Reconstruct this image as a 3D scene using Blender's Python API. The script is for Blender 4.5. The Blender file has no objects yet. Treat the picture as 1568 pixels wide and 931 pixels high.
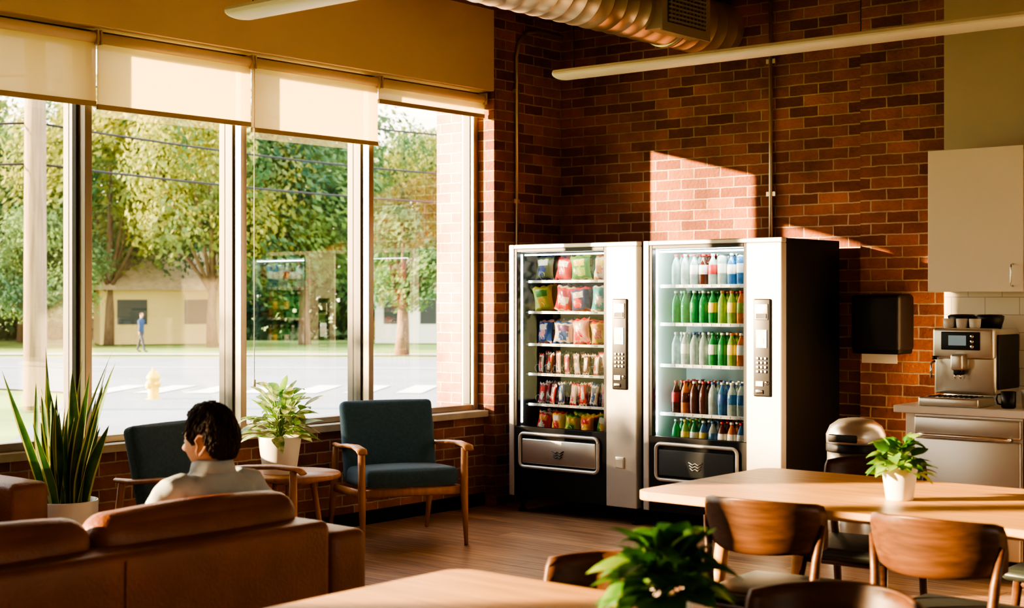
import bpy, bmesh, math, random
from mathutils import Vector, Matrix, Euler, noise
random.seed(7)
TH=math.radians(39.8); ST,CT=math.sin(TH),math.cos(TH)
def W2(l,z):  # lateral, depth relative to camera heading -> world xy
    return (l*CT-z*ST, l*ST+z*CT)
# ---------------------------------------------------------------- materials
def newmat(name):
    m=bpy.data.materials.new(name); m.use_nodes=True
    nt=m.node_tree; b=nt.nodes['Principled BSDF']; return m,nt,b
def N(nt,t,**k):
    n=nt.nodes.new(t)
    for a,v in k.items(): setattr(n,a,v)
    return n
def c4(c): return (c[0],c[1],c[2],1)
def mat(name,col,rough=.5,metal=0,var=0,vs=5,bump=0,bs=60,coat=0,em=0,emc=None,stretch=None,spec=.5,sheen=0):
    m,nt,b=newmat(name)
    b.inputs['Base Color'].default_value=c4(col); b.inputs['Roughness'].default_value=rough
    b.inputs['Metallic'].default_value=metal; b.inputs['Coat Weight'].default_value=coat
    b.inputs['Specular IOR Level'].default_value=spec; b.inputs['Sheen Weight'].default_value=sheen
    if em: b.inputs['Emission Color'].default_value=c4(emc or col); b.inputs['Emission Strength'].default_value=em
    tc=N(nt,'ShaderNodeTexCoord'); src=tc.outputs['Object']
    if stretch:
        mp=N(nt,'ShaderNodeMapping'); mp.inputs['Scale'].default_value=stretch
        nt.links.new(src,mp.inputs[0]); src=mp.outputs[0]
    if var:
        n=N(nt,'ShaderNodeTexNoise'); n.inputs['Scale'].default_value=vs; n.inputs['Detail'].default_value=4
        r=N(nt,'ShaderNodeValToRGB'); r.color_ramp.elements[0].position=.3; r.color_ramp.elements[1].position=.7
        r.color_ramp.elements[0].color=c4([x*(1-var) for x in col]); r.color_ramp.elements[1].color=c4([min(1,x*(1+var)) for x in col])
        nt.links.new(src,n.inputs[0]); nt.links.new(n.outputs[0],r.inputs[0]); nt.links.new(r.outputs[0],b.inputs['Base Color'])
    if bump:
        n=N(nt,'ShaderNodeTexNoise'); n.inputs['Scale'].default_value=bs; n.inputs['Detail'].default_value=3
        bp=N(nt,'ShaderNodeBump'); bp.inputs['Strength'].default_value=bump; bp.inputs['Distance'].default_value=.01
        nt.links.new(src,n.inputs[0]); nt.links.new(n.outputs[0],bp.inputs['Height']); nt.links.new(bp.outputs[0],b.inputs['Normal'])
    return m
def brick_mat(name,c1,c2,mortar):
    m,nt,b=newmat(name); b.inputs['Roughness'].default_value=.85
    g=N(nt,'ShaderNodeNewGeometry'); s=N(nt,'ShaderNodeSeparateXYZ'); nt.links.new(g.outputs['Position'],s.inputs[0])
    a=N(nt,'ShaderNodeMath',operation='ADD'); nt.links.new(s.outputs[0],a.inputs[0]); nt.links.new(s.outputs[1],a.inputs[1])
    c=N(nt,'ShaderNodeCombineXYZ'); nt.links.new(a.outputs[0],c.inputs[0]); nt.links.new(s.outputs[2],c.inputs[1])
    nd=N(nt,'ShaderNodeTexNoise'); nd.inputs['Scale'].default_value=17; nt.links.new(c.outputs[0],nd.inputs[0])
    mx=N(nt,'ShaderNodeMixRGB'); mx.inputs[0].default_value=.009; nt.links.new(c.outputs[0],mx.inputs[1]); nt.links.new(nd.outputs['Color'],mx.inputs[2])
    br=N(nt,'ShaderNodeTexBrick'); br.inputs['Scale'].default_value=1; br.inputs['Brick Width'].default_value=.215; br.inputs['Row Height'].default_value=.0725
    br.inputs['Mortar Size'].default_value=.006; br.inputs['Mortar Smooth'].default_value=.25; br.inputs['Bias'].default_value=-.05
    br.inputs['Color1'].default_value=c4(c1); br.inputs['Color2'].default_value=c4(c2); br.inputs['Mortar'].default_value=c4(mortar)
    nt.links.new(mx.outputs[0],br.inputs[0])
    n2=N(nt,'ShaderNodeTexNoise'); n2.inputs['Scale'].default_value=2.3; n2.inputs['Detail'].default_value=8; n2.inputs['Roughness'].default_value=.65; nt.links.new(g.outputs['Position'],n2.inputs[0])
    r=N(nt,'ShaderNodeMapRange'); r.inputs[1].default_value=.3; r.inputs[2].default_value=.7; r.inputs[3].default_value=.5; r.inputs[4].default_value=1.35
    nt.links.new(n2.outputs[0],r.inputs[0])
    mu=N(nt,'ShaderNodeMixRGB',blend_type='MULTIPLY'); mu.inputs[0].default_value=1; nt.links.new(br.outputs[0],mu.inputs[1]); nt.links.new(r.outputs[0],mu.inputs[2])
    nt.links.new(mu.outputs[0],b.inputs['Base Color'])
    n3=N(nt,'ShaderNodeTexNoise'); n3.inputs['Scale'].default_value=45; nt.links.new(g.outputs['Position'],n3.inputs[0])
    mm=N(nt,'ShaderNodeMath',operation='MULTIPLY_ADD'); mm.inputs[1].default_value=-1.0; nt.links.new(br.outputs['Fac'],mm.inputs[0])
    m2=N(nt,'ShaderNodeMath',operation='MULTIPLY'); m2.inputs[1].default_value=.7; nt.links.new(n3.outputs[0],m2.inputs[0]); nt.links.new(m2.outputs[0],mm.inputs[2])
    bp=N(nt,'ShaderNodeBump'); bp.inputs['Strength'].default_value=.9; bp.inputs['Distance'].default_value=.009
    nt.links.new(mm.outputs[0],bp.inputs['Height']); nt.links.new(bp.outputs[0],b.inputs['Normal'])
    return m
def plank_mat(name,c1,c2,gap,bw,rh,rough,gs=(2,40,1),mort=.002):
    m,nt,b=newmat(name); b.inputs['Roughness'].default_value=rough
    g=N(nt,'ShaderNodeNewGeometry'); src=g.outputs['Position']
    br=N(nt,'ShaderNodeTexBrick'); br.inputs['Scale'].default_value=1; br.inputs['Brick Width'].default_value=bw; br.inputs['Row Height'].default_value=rh
    br.inputs['Mortar Size'].default_value=mort; br.inputs['Color1'].default_value=c4(c1); br.inputs['Color2'].default_value=c4(c2); br.inputs['Mortar'].default_value=c4(gap); br.offset=.37
    nt.links.new(src,br.inputs[0])
    mp=N(nt,'ShaderNodeMapping'); mp.inputs['Scale'].default_value=gs; nt.links.new(src,mp.inputs[0])
    n=N(nt,'ShaderNodeTexNoise'); n.inputs['Scale'].default_value=1.2; n.inputs['Detail'].default_value=6; n.inputs['Distortion'].default_value=.8; nt.links.new(mp.outputs[0],n.inputs[0])
    r=N(nt,'ShaderNodeMapRange'); r.inputs[1].default_value=.3; r.inputs[2].default_value=.7; r.inputs[3].default_value=.5; r.inputs[4].default_value=1.35; nt.links.new(n.outputs[0],r.inputs[0])
    mu=N(nt,'ShaderNodeMixRGB',blend_type='MULTIPLY'); mu.inputs[0].default_value=1; nt.links.new(br.outputs[0],mu.inputs[1]); nt.links.new(r.outputs[0],mu.inputs[2])
    nt.links.new(mu.outputs[0],b.inputs['Base Color'])
    bp=N(nt,'ShaderNodeBump'); bp.inputs['Strength'].default_value=.15; bp.inputs['Distance'].default_value=.004; nt.links.new(n.outputs[0],bp.inputs['Height']); nt.links.new(bp.outputs[0],b.inputs['Normal'])
    return m
def glass_mat(name,refl=.08,tint=(1,1,1)):
    m=bpy.data.materials.new(name); m.use_nodes=True; nt=m.node_tree; nt.nodes.clear()
    o=N(nt,'ShaderNodeOutputMaterial'); t=N(nt,'ShaderNodeBsdfTransparent'); t.inputs[0].default_value=c4(tint)
    g=N(nt,'ShaderNodeBsdfGlossy'); g.inputs['Roughness'].default_value=.02
    fr=N(nt,'ShaderNodeFresnel'); fr.inputs[0].default_value=1.5
    ma=N(nt,'ShaderNodeMath',operation='MULTIPLY'); ma.inputs[1].default_value=refl/.04; nt.links.new(fr.outputs[0],ma.inputs[0])
    mx=N(nt,'ShaderNodeMixShader'); nt.links.new(ma.outputs[0],mx.inputs[0]); nt.links.new(t.outputs[0],mx.inputs[1]); nt.links.new(g.outputs[0],mx.inputs[2]); nt.links.new(mx.outputs[0],o.inputs[0])
    return m
def leaf_mat(name,c1,c2,scale=6,trans=.35,rough=.45,coat=0):
    m=bpy.data.materials.new(name); m.use_nodes=True; nt=m.node_tree; b=nt.nodes['Principled BSDF']; o=nt.nodes['Material Output']
    g=N(nt,'ShaderNodeNewGeometry'); n=N(nt,'ShaderNodeTexNoise'); n.inputs['Scale'].default_value=scale; n.inputs['Detail'].default_value=3; nt.links.new(g.outputs['Position'],n.inputs[0])
    r=N(nt,'ShaderNodeValToRGB'); r.color_ramp.elements[0].position=.35; r.color_ramp.elements[1].position=.65; r.color_ramp.elements[0].color=c4(c1); r.color_ramp.elements[1].color=c4(c2)
    nt.links.new(n.outputs[0],r.inputs[0]); nt.links.new(r.outputs[0],b.inputs['Base Color']); b.inputs['Roughness'].default_value=rough; b.inputs['Coat Weight'].default_value=coat
    t=N(nt,'ShaderNodeBsdfTranslucent'); nt.links.new(r.outputs[0],t.inputs[0]); mx=N(nt,'ShaderNodeMixShader'); mx.inputs[0].default_value=trans
    nt.links.new(b.outputs[0],mx.inputs[1]); nt.links.new(t.outputs[0],mx.inputs[2]); nt.links.new(mx.outputs[0],o.inputs[0]); return m
def fabric_mat(name,col,trans=.5,transp=.08):
    m=bpy.data.materials.new(name); m.use_nodes=True; nt=m.node_tree; nt.nodes.clear(); o=N(nt,'ShaderNodeOutputMaterial')
    d=N(nt,'ShaderNodeBsdfDiffuse'); d.inputs[0].default_value=c4(col); t=N(nt,'ShaderNodeBsdfTranslucent'); t.inputs[0].default_value=c4(col)
    mx=N(nt,'ShaderNodeMixShader'); mx.inputs[0].default_value=trans; nt.links.new(d.outputs[0],mx.inputs[1]); nt.links.new(t.outputs[0],mx.inputs[2])
    tr=N(nt,'ShaderNodeBsdfTransparent'); m2=N(nt,'ShaderNodeMixShader'); m2.inputs[0].default_value=transp; nt.links.new(mx.outputs[0],m2.inputs[1]); nt.links.new(tr.outputs[0],m2.inputs[2]); nt.links.new(m2.outputs[0],o.inputs[0]); return m

M_brick=brick_mat('brick_interior',(.44,.160,.072),(.17,.056,.032),(.50,.36,.25))
M_brickx=brick_mat('brick_exterior',(.58,.30,.21),(.44,.20,.14),(.62,.53,.45))
M_beige=mat('paint_beige',(.80,.65,.47),.8,var=.04,vs=2,bump=.05,bs=150)
M_wall=mat('paint_greige',(.60,.54,.45),.8,var=.04,vs=2,bump=.05,bs=150)
M_floor=plank_mat('floor_planks',(.48,.29,.165),(.30,.17,.10),(.09,.05,.03),1.2,.15,.40)
M_ceil=plank_mat('ceiling_planks',(.30,.14,.06),(.22,.10,.04),(.05,.025,.012),3,.14,.6)
M_frame=mat('window_aluminium',(.42,.36,.29),.35,metal=.6,var=.05)
M_framed=mat('window_dark_gasket',(.06,.055,.05),.5)
M_sill=mat('sill_concrete',(.58,.50,.38),.7,var=.15,vs=8,bump=.2)
M_glass=glass_mat('window_glass',.11)
M_vglass=glass_mat('vending_glass',.03)
M_blind=fabric_mat('roller_blind_fabric',(.95,.80,.54),.6,.12)
M_blindtrim=mat('blind_trim',(.55,.42,.26),.5)
M_silver=mat('brushed_silver',(.60,.575,.53),.38,metal=.5,var=.04,vs=3)
M_chrome=mat('chrome',(.8,.78,.74),.15,metal=1)
M_steel=mat('stainless',(.72,.69,.63),.28,metal=.85,bump=.05,bs=30,stretch=(1,1,30))
M_galv=mat('galvanised_duct',(.74,.68,.58),.36,metal=.9,var=.08,vs=2)
M_black=mat('black_plastic',(.010,.010,.011),.42)
M_blackm=mat('black_metal_panel',(.007,.007,.007),.5,spec=.3)
M_dark=mat('dark_interior',(.05,.06,.06),.6)
M_pale=mat('pale_interior',(.55,.68,.64),.5)
M_white=mat('white_ceramic',(.84,.81,.75),.3,var=.02)
M_lamp=mat('pendant_diffuser',(.90,.86,.77),.4)
M_leather=mat('cognac_leather',(.20,.072,.031),.42,var=.25,vs=4,bump=.25,bs=90)
M_blue=mat('blue_upholstery',(.045,.105,.155),.85,var=.15,vs=60,bump=.4,bs=350,sheen=.2)
M_oak=mat('honey_wood_frame',(.48,.22,.085),.4,var=.2,vs=6,stretch=(6,6,1))
M_walnut=mat('walnut',(.10,.042,.018),.40,var=.3,vs=5,stretch=(1,6,12))
M_table=mat('table_oak_top',(.80,.44,.155),.40,var=.22,vs=2.5,stretch=(1,18,4),spec=.4)
M_tedge=mat('table_edge_wood',(.55,.30,.12),.4,var=.2,vs=5,stretch=(1,10,4))
M_pad=mat('seat_pad_dark',(.034,.044,.038),.42,var=.1)
M_soil=mat('soil',(.05,.03,.02),.95,bump=.5)
M_cab=mat('cabinet_cream',(.93,.89,.80),.45)
M_counter=mat('counter_white',(.86,.82,.73),.3,var=.03)
M_grass=mat('grass',(.25,.36,.09),.9,var=.35,vs=.4)
M_road=mat('asphalt',(.25,.28,.32),.85,var=.12,vs=.5)
M_walk=mat('sidewalk_concrete',(.48,.45,.40),.85,var=.1,vs=1)
M_paint=mat('road_paint',(.75,.75,.72),.7)
M_bark=mat('bark',(.20,.13,.085),.9,var=.3,vs=6,stretch=(4,4,.6),bump=.5,bs=20)
M_pole=mat('utility_pole_wood',(.34,.25,.18),.9,var=.25,vs=5,stretch=(5,5,.3))
L_tree=leaf_mat('tree_leaves',(.045,.14,.055),(.46,.45,.10),.45,.4,.7)
L_tree2=leaf_mat('tree_leaves_dark',(.035,.12,.065),(.19,.30,.09),.5,.35,.7)
L_snake=leaf_mat('snake_leaf',(.015,.08,.025),(.06,.16,.045),12,.12)
L_snakee=leaf_mat('snake_leaf_edge',(.46,.50,.12),(.55,.56,.18),12,.2)
L_poth=leaf_mat('pothos_leaf',(.10,.30,.04),(.34,.52,.10),14,.35)
L_pothd=leaf_mat('pothos_leaf_dark',(.03,.12,.025),(.09,.24,.05),14,.3)
L_dief=leaf_mat('variegated_leaf',(.12,.28,.06),(.70,.74,.42),30,.35)
M_stem=mat('stem',(.16,.26,.06),.6)
M_skin=mat('skin',(.60,.34,.22),.5,var=.06,vs=20)
M_lip=mat('lips',(.48,.20,.15),.5)
M_hair=mat('dark_hair',(.034,.019,.012),.55,var=.5,vs=40,stretch=(1,1,.4),bump=.5,bs=130,spec=.3)
M_shirt=mat('shirt_cotton',(.42,.475,.48),.85,var=.05,vs=20,bump=.5,bs=14)
M_trouser=mat('trousers',(.05,.055,.07),.85,bump=.2,bs=200)
M_shoe=mat('shoes',(.06,.03,.02),.4)
M_eye=mat('eye_white',(.8,.78,.74),.2); M_iris=mat('eye_iris',(.06,.03,.02),.2)

# ---------------------------------------------------------------- mesh builder
class MB:
    def __init__(s): s.v=[];s.f=[];s.m=[];s.s=[];s.mats=[]
    def mi(s,m):
        if m not in s.mats: s.mats.append(m)
        return s.mats.index(m)
    def add(s,vs,fs,m,smooth=False,M=None):
        o=len(s.v)
        for p in vs:
            p=Vector(p)
            if M is not None: p=M@p
            s.v.append(p)
        ml=isinstance(m,list)
        for i,f in enumerate(fs):
            s.f.append([o+k for k in f]); s.m.append(s.mi(m[i] if ml else m)); s.s.append(smooth)
    def box(s,c,d,m,M=None):
        x,y,z=[k/2 for k in d]; cx,cy,cz=c
        vs=[(cx+a*x,cy+b*y,cz+e*z) for a in(-1,1) for b in(-1,1) for e in(-1,1)]
        s.add(vs,[(0,1,3,2),(4,6,7,5),(0,4,5,1),(2,3,7,6),(0,2,6,4),(1,5,7,3)],m,False,M)
    def bb(s,a,b,m,M=None): # min max
        s.box([(a[i]+b[i])/2 for i in range(3)],[abs(b[i]-a[i]) for i in range(3)],m,M)
    def rb(s,c,d,m,r=.01,n=2,puff=(0,0,0),M=None,k=3):
        """rounded box; n interior divisions"""
        h=[x/2 for x in d]; r=min(r,*[x*.999 for x in h])
        ax=[]
        for i in range(3):
            a=h[i]-r; t=[-h[i]]
            for j in range(1,k): t.append(-a-r*math.cos(math.pi/2*j/k)*1.0)
            inner=[-a+2*a*j/n for j in range(n+1)]
            t=t+inner+[-q for q in reversed(t)]
            ax.append(t)
        idx={};vs=[];fs=[]
        def vid(p):
            key=tuple(round(q,6) for q in p)
            if key in idx: return idx[key]
            inn=[max(-(h[i]-r),min(h[i]-r,p[i])) for i in range(3)]
            dv=Vector([p[i]-inn[i] for i in range(3)])
            if dv.length>1e-9: dv=dv.normalized()*r
            q=Vector(inn)+dv
            u=[p[i]/h[i] for i in range(3)]
            for i in range(3):
                j,l=(i+1)%3,(i+2)%3
                q[i]+=puff[i]*u[i]*(1-u[j]**2)*(1-u[l]**2)
            idx[key]=len(vs); vs.append(q+Vector(c)); return idx[key]
        for i in range(3):
            j,l=(i+1)%3,(i+2)%3
            for sg in(-1,1):
                for a in range(len(ax[j])-1):
                    for b in range(len(ax[l])-1):
                        qs=[]
                        for(aa,b2)in((a,b),(a+1,b),(a+1,b+1),(a,b+1)):
                            p=[0,0,0];p[i]=sg*h[i];p[j]=ax[j][aa];p[l]=ax[l][b2];qs.append(vid(p))
                        if sg<0: qs.reverse()
                        if len(set(qs))>=3: fs.append(qs)
        s.add(vs,fs,m,True,M)
    def lathe(s,prof,m,c=(0,0,0),seg=24,M=None,smooth=True,sx=1,sy=1):
        vs=[];fs=[];ms=[];n=len(prof)
        for(r,z)in prof:
            for k in range(seg):
                a=2*math.pi*k/seg; vs.append((c[0]+r*math.cos(a)*sx,c[1]+r*math.sin(a)*sy,c[2]+z))
        for i in range(n-1):
            for k in range(seg):
                k2=(k+1)%seg; fs.append((i*seg+k,i*seg+k2,(i+1)*seg+k2,(i+1)*seg+k)); ms.append(m[i] if isinstance(m,list) else m)
        if prof[0][0]>1e-4: fs.append(tuple(reversed(range(seg)))); ms.append(ms[0])
        if prof[-1][0]>1e-4: fs.append(tuple((n-1)*seg+k for k in range(seg))); ms.append(ms[-1])
        s.add(vs,fs,ms,smooth,M)
    def tube(s,path,r,m,seg=8,M=None,up=Vector((0,0,1)),flat=1.0):
        path=[Vector(p) for p in path]; n=len(path)
        rs=r if isinstance(r,(list,tuple)) else [r]*n
        vs=[];fs=[]; prev=None
        for i,p in enumerate(path):
            t=(path[min(i+1,n-1)]-path[max(i-1,0)]).normalized()
            if prev is None:
                a=up if abs(t.dot(up))<.95 else Vector((1,0,0))
                x=t.cross(a).normalized()
            else:
                x=(prev-t*prev.dot(t)).normalized()
            prev=x; y=t.cross(x).normalized()
            ri=rs[i]; ra,rb=(ri if isinstance(ri,tuple) else (ri,ri*flat))
            for k in range(seg):
                a=2*math.pi*k/seg; vs.append(p+x*math.cos(a)*ra+y*math.sin(a)*rb)
        for i in range(n-1):
            for k in range(seg):
                k2=(k+1)%seg; fs.append((i*seg+k,i*seg+k2,(i+1)*seg+k2,(i+1)*seg+k))
        fs.append(tuple(reversed(range(seg)))); fs.append(tuple((n-1)*seg+k for k in range(seg)))
        s.add(vs,fs,m,True,M)
    def prism(s,poly,z0,z1,m,mside=None,M=None):
        n=len(poly); vs=[(x,y,z0) for x,y in poly]+[(x,y,z1) for x,y in poly]
        fs=[tuple(reversed(range(n))),tuple(range(n,2*n))]+[(i,(i+1)%n,n+(i+1)%n,n+i) for i in range(n)]
        s.add(vs,fs,[m,m]+[mside or m]*n,False,M)
    def obj(s,name,parent=None,loc=(0,0,0),rz=0,bevel=0,autos=False,sub=0,recalc=True):
        me=bpy.data.meshes.new(name); me.from_pydata([tuple(p) for p in s.v],[],s.f)
        for m in s.mats: me.materials.append(m)
        for i,p in enumerate(me.polygons): p.material_index=s.m[i]; p.use_smooth=s.s[i]
        me.validate(); me.update()
        if recalc:
            bm=bmesh.new(); bm.from_mesh(me); bmesh.ops.recalc_face_normals(bm,faces=bm.faces) ; bm.to_mesh(me); bm.free()
        o=bpy.data.objects.new(name,me); bpy.context.scene.collection.objects.link(o)
        o.location=loc; o.rotation_euler=(0,0,rz)
        if parent: o.parent=parent
        if bevel:
            b=o.modifiers.new('bevel','BEVEL'); b.width=bevel; b.segments=2; b.limit_method='ANGLE'; b.angle_limit=math.radians(50)
        return o
def root(name,loc=(0,0,0),rz=0):
    e=bpy.data.objects.new(name,None); bpy.context.scene.collection.objects.link(e); e.location=loc; e.rotation_euler=(0,0,rz); e.empty_display_size=.1; return e
def sbox(name,a,b,m,bevel=0):
    q=MB(); q.bb(a,b,m); return q.obj(name,bevel=bevel)
def remeshed(mb,name,vox,parent,mt,smooth=4):
    o=mb.obj(name+'_src'); 
    r=o.modifiers.new('r','REMESH'); r.mode='VOXEL'; r.voxel_size=vox; r.use_smooth_shade=True
    sm=o.modifiers.new('s','SMOOTH'); sm.iterations=smooth; sm.factor=.5
    dg=bpy.context.evaluated_depsgraph_get(); me=bpy.data.meshes.new_from_object(o.evaluated_get(dg))
    me.name=name; bpy.data.objects.remove(o)
    me.materials.clear(); me.materials.append(mt)
    for p in me.polygons: p.use_smooth=True; p.material_index=0
    n=bpy.data.objects.new(name,me); bpy.context.scene.collection.objects.link(n); n.parent=parent; return n

# ---------------------------------------------------------------- room shell
XW=-6.85; XG=-7.07; YB=8.8; ZC=3.56; XR=2.6; YR=-2.6; YK=8.2; XK=-3.55
sbox('floor',(XW-.1,YR,-.1),(XR,YB,0),M_floor)
sbox('ceiling',(-7.4,YR,ZC),(XR,YB+.2,ZC+.1),M_ceil)
sbox('wall_back',(-7.37,YB,0),(XR,YB+.2,ZC),M_brick)
sbox('wall_back_pilaster',(-4.33,YB-.1,0),(XK+.2,YB,ZC),M_brick)
sbox('wall_pier',(-7.15,8.02,0),(XW,YB,ZC),M_brick)
sbox('wall_exterior_pier',(-7.39,8.0,-.4),(-7.15,YB+.2,5),M_brickx)
sbox('wall_left_knee',(-7.37,YR,-.3),(-6.95,8.02,.64),M_brick)
sbox('wall_left_header',(-7.37,YR,2.98),(XW,8.02,ZC),M_beige)
sbox('wall_kitchen',(XK,YK,0),(XR,YB,ZC),M_wall)
# unseen right wall; window openings added to let in fill light
WZ0,WZ1=.9,2.7; OP=((-.6,1.2),(3.8,5.6))
q=MB(); q.bb((XR,YR,0),(XR+.15,YB,WZ0),M_beige); q.bb((XR,YR,WZ1),(XR+.15,YB,ZC),M_beige)
for(a,b)in((YR,OP[0][0]),(OP[0][1],OP[1][0]),(OP[1][1],YB)): q.bb((XR,a,WZ0),(XR+.15,b,WZ1),M_beige)
q.obj('wall_right')
sbox('wall_rear',(-7.37,YR-.1,0),(XR,YR,ZC),M_beige)
sbox('trim_sill',(-7.2,YR,.64),(-6.90,8.02,.685),M_sill,.005)
sbox('trim_window_head',(-7.14,YR,2.93),(-7.0,8.02,2.98),M_framed)  # dark strip stands for the shadow line between header and blind rollers
q=MB(); q.bb((-6.95,YR,0),(-6.935,8.02,.09),M_blackm); q.obj('baseboard_left')
# windows
ys=[8.0,6.9,5.815,4.72,3.63,2.54,1.45,.36,-.73,-1.82,YR+.02]
for i in range(len(ys)-1):
    y1,y0=ys[i],ys[i+1]; e=root('window_%d'%(i+1))
    q=MB()
    q.bb((-7.12,y0-.022,.685),(-6.965,y0+.022,2.95),M_frame)
    q.bb((-7.155,y0-.038,.685),(-7.10,y0+.038,2.95),M_framed)
    if i==0:
        q.bb((-7.12,y1-.03,.685),(-7.0,y1+.02,2.95),M_frame)
    q.bb((-7.12,y0,.685),(-7.01,y1,.725),M_frame); q.bb((-7.12,y0,2.9),(-7.01,y1,2.95),M_frame)
    q.bb((-7.10,y0+.022,.725),(-7.03,y0+.036,2.9),M_framed); q.bb((-7.10,y1-.036,.725),(-7.03,y1-.022,2.9),M_framed)
    q.obj('frame',e,bevel=.004)
    g=MB(); g.add([(XG,y0,.7),(XG,y1,.7),(XG,y1,2.95),(XG,y0,2.95)],[(0,1,2,3)],M_glass); g.obj('glass',e)
    zb=2.80 if i==0 else ([2.50,2.515,2.545,2.56,2.54][i%5] if i<4 else 2.80)
    e=root('roller_blind'); q=MB()
    xb=-6.925; a,b=y0+.027,(y1+.017 if i else y1-.004)
    q.bb((xb-.002,a,zb),(xb+.002,b,2.93),M_blind); q.bb((xb-.008,a,zb-.012),(xb+.008,b,zb+.016),M_blindtrim)
    q.tube([(xb,a,2.925),(xb,b,2.925)],.03,M_beige,12)
    q.box((xb,a+.006,2.925),(.07,.010,.08),M_blindtrim); q.box((xb,b-.006,2.925),(.07,.010,.08),M_blindtrim)
    if i==1: q.tube([(xb+.02,y0+.03,2.9),(xb+.02,y0+.03,1.0)],.003,M_white,5); q.tube([(xb+.02,y0+.03,1.0),(xb+.02,y0+.03,.95)],.01,M_white,6)
    q.obj('blind_parts',e)
for k,(a,b)in enumerate(OP):  # windows out of view, added to fill the room with sky light
    e=root('window_%d'%(len(ys)+k)); q=MB()
    for yy in(a+.03,(a+b)/2,b-.03): q.bb((XR+.03,yy-.03,WZ0),(XR+.12,yy+.03,WZ1),M_frame)
    q.bb((XR+.03,a,WZ0),(XR+.12,b,WZ0+.05),M_frame); q.bb((XR+.03,a,WZ1-.05),(XR+.12,b,WZ1),M_frame); q.obj('frame',e)
    g=MB(); g.add([(XR+.08,a,WZ0),(XR+.08,b,WZ0),(XR+.08,b,WZ1),(XR+.08,a,WZ1)],[(0,1,2,3)],M_glass); g.obj('glass',e)
# conduits
q=MB(); q.tube([(-5.03,YB-.02,ZC-.005),(-5.03,YB-.02,1.2)],.014,M_galv,8)
for z in(3.1,2.2): q.box((-5.03,YB-.012,z),(.07,.022,.03),M_galv)
q.obj('electrical_conduit')
q=MB(); q.tube([(XW+.02,8.25,1.0),(XW+.02,8.25,3.25),(XW+.02,8.28,3.36),(XW+.02,8.36,3.44),(XW+.02,8.5,3.47),(XW+.02,8.78,3.47)],.013,M_galv,8)
for z in(3.0,2.2): q.box((XW+.012,8.25,z),(.022,.06,.03),M_galv)
q.obj('electrical_conduit')
# duct
e=root('ventilation_duct'); q=MB(); prof=[]
y=0; L=YB-YR-.03; R=.19
while y<L:
    prof+= [(R,y),(R,y+.108),(R+.004,y+.114),(R+.004,y+.120),(R,y+.126)]; y+=.13
Mx=Matrix.Translation((-5.44,YR+.02,3.355))@Matrix.Rotation(-math.pi/2,4,'X')
q.lathe(prof,M_galv,seg=56,M=Mx)
for yy in(8.1,5.6,3.0,.4): q.lathe([(R+.004,0),(R+.014,.005),(R+.014,.035),(R+.004,.04)],M_galv,seg=56,M=Matrix.Translation((-5.44,yy,3.355))@Matrix.Rotation(-math.pi/2,4,'X'))
q.obj('duct_pipe',e)
q=MB(); q.bb((-5.42,7.72,3.20),(-5.2,8.24,3.53),M_silver); q.bb((-5.2,7.70,3.18),(-5.185,8.26,3.55),M_silver)
q.bb((-5.186,7.76,3.24),(-5.18,8.20,3.49),M_framed)
for k in range(9): q.box((-5.175,7.98,3.255+k*.0275),(.012,.43,.012),M_silver)
for k in range(10): q.box((-5.174,7.79+k*.042,3.365),(.01,.006,.24),M_silver)
q.obj('supply_grille',e)
# pendant lights
def pendant(y,z,x0,x1):
    e=root('linear_pendant_light'); q=MB(); n=14; pr=[]
    for k in range(n+1):
        a=math.pi*k/n; pr.append((math.cos(a)*.10,-.035*math.sin(a)**.8-.0))
    pr+= [(-.09,.018),(.09,.018)]
    vs=[];fs=[]; m=len(pr); xs=[x0,x0+.012,x0+.03]+[x0+(x1-x0)*k/4 for k in(1,2,3)]+[x1]
    for i,xx in enumerate(xs):
        sc=.75 if i==0 else (.93 if i==1 else 1)
        for(a,b)in pr: vs.append((xx,y+a*sc,z+b*sc))
    for i in range(len(xs)-1):
        for k in range(m):
            k2=(k+1)%m; fs.append((i*m+k,i*m+k2,(i+1)*m+k2,(i+1)*m+k))
    fs.append(tuple(range(m))); fs.append(tuple((len(xs)-1)*m+k for k in range(m)))
    q.add(vs,fs,M_lamp); q.obj('housing',e)
    q=MB()
    for xx in(x0+.12,(x0+x1)/2,x1-.12):
        q.tube([(xx,y,z),(xx,y,ZC-.01)],.0025,M_blackm,5); q.lathe([(.03,0),(.03,.02)],M_lamp,c=(xx,y,ZC-.022),seg=12)
    q.obj('suspension_cables',e)
pendant(7.46,2.93,-5.82,-1.6); pendant(4.80,2.93,-5.80,-1.6)

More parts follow.
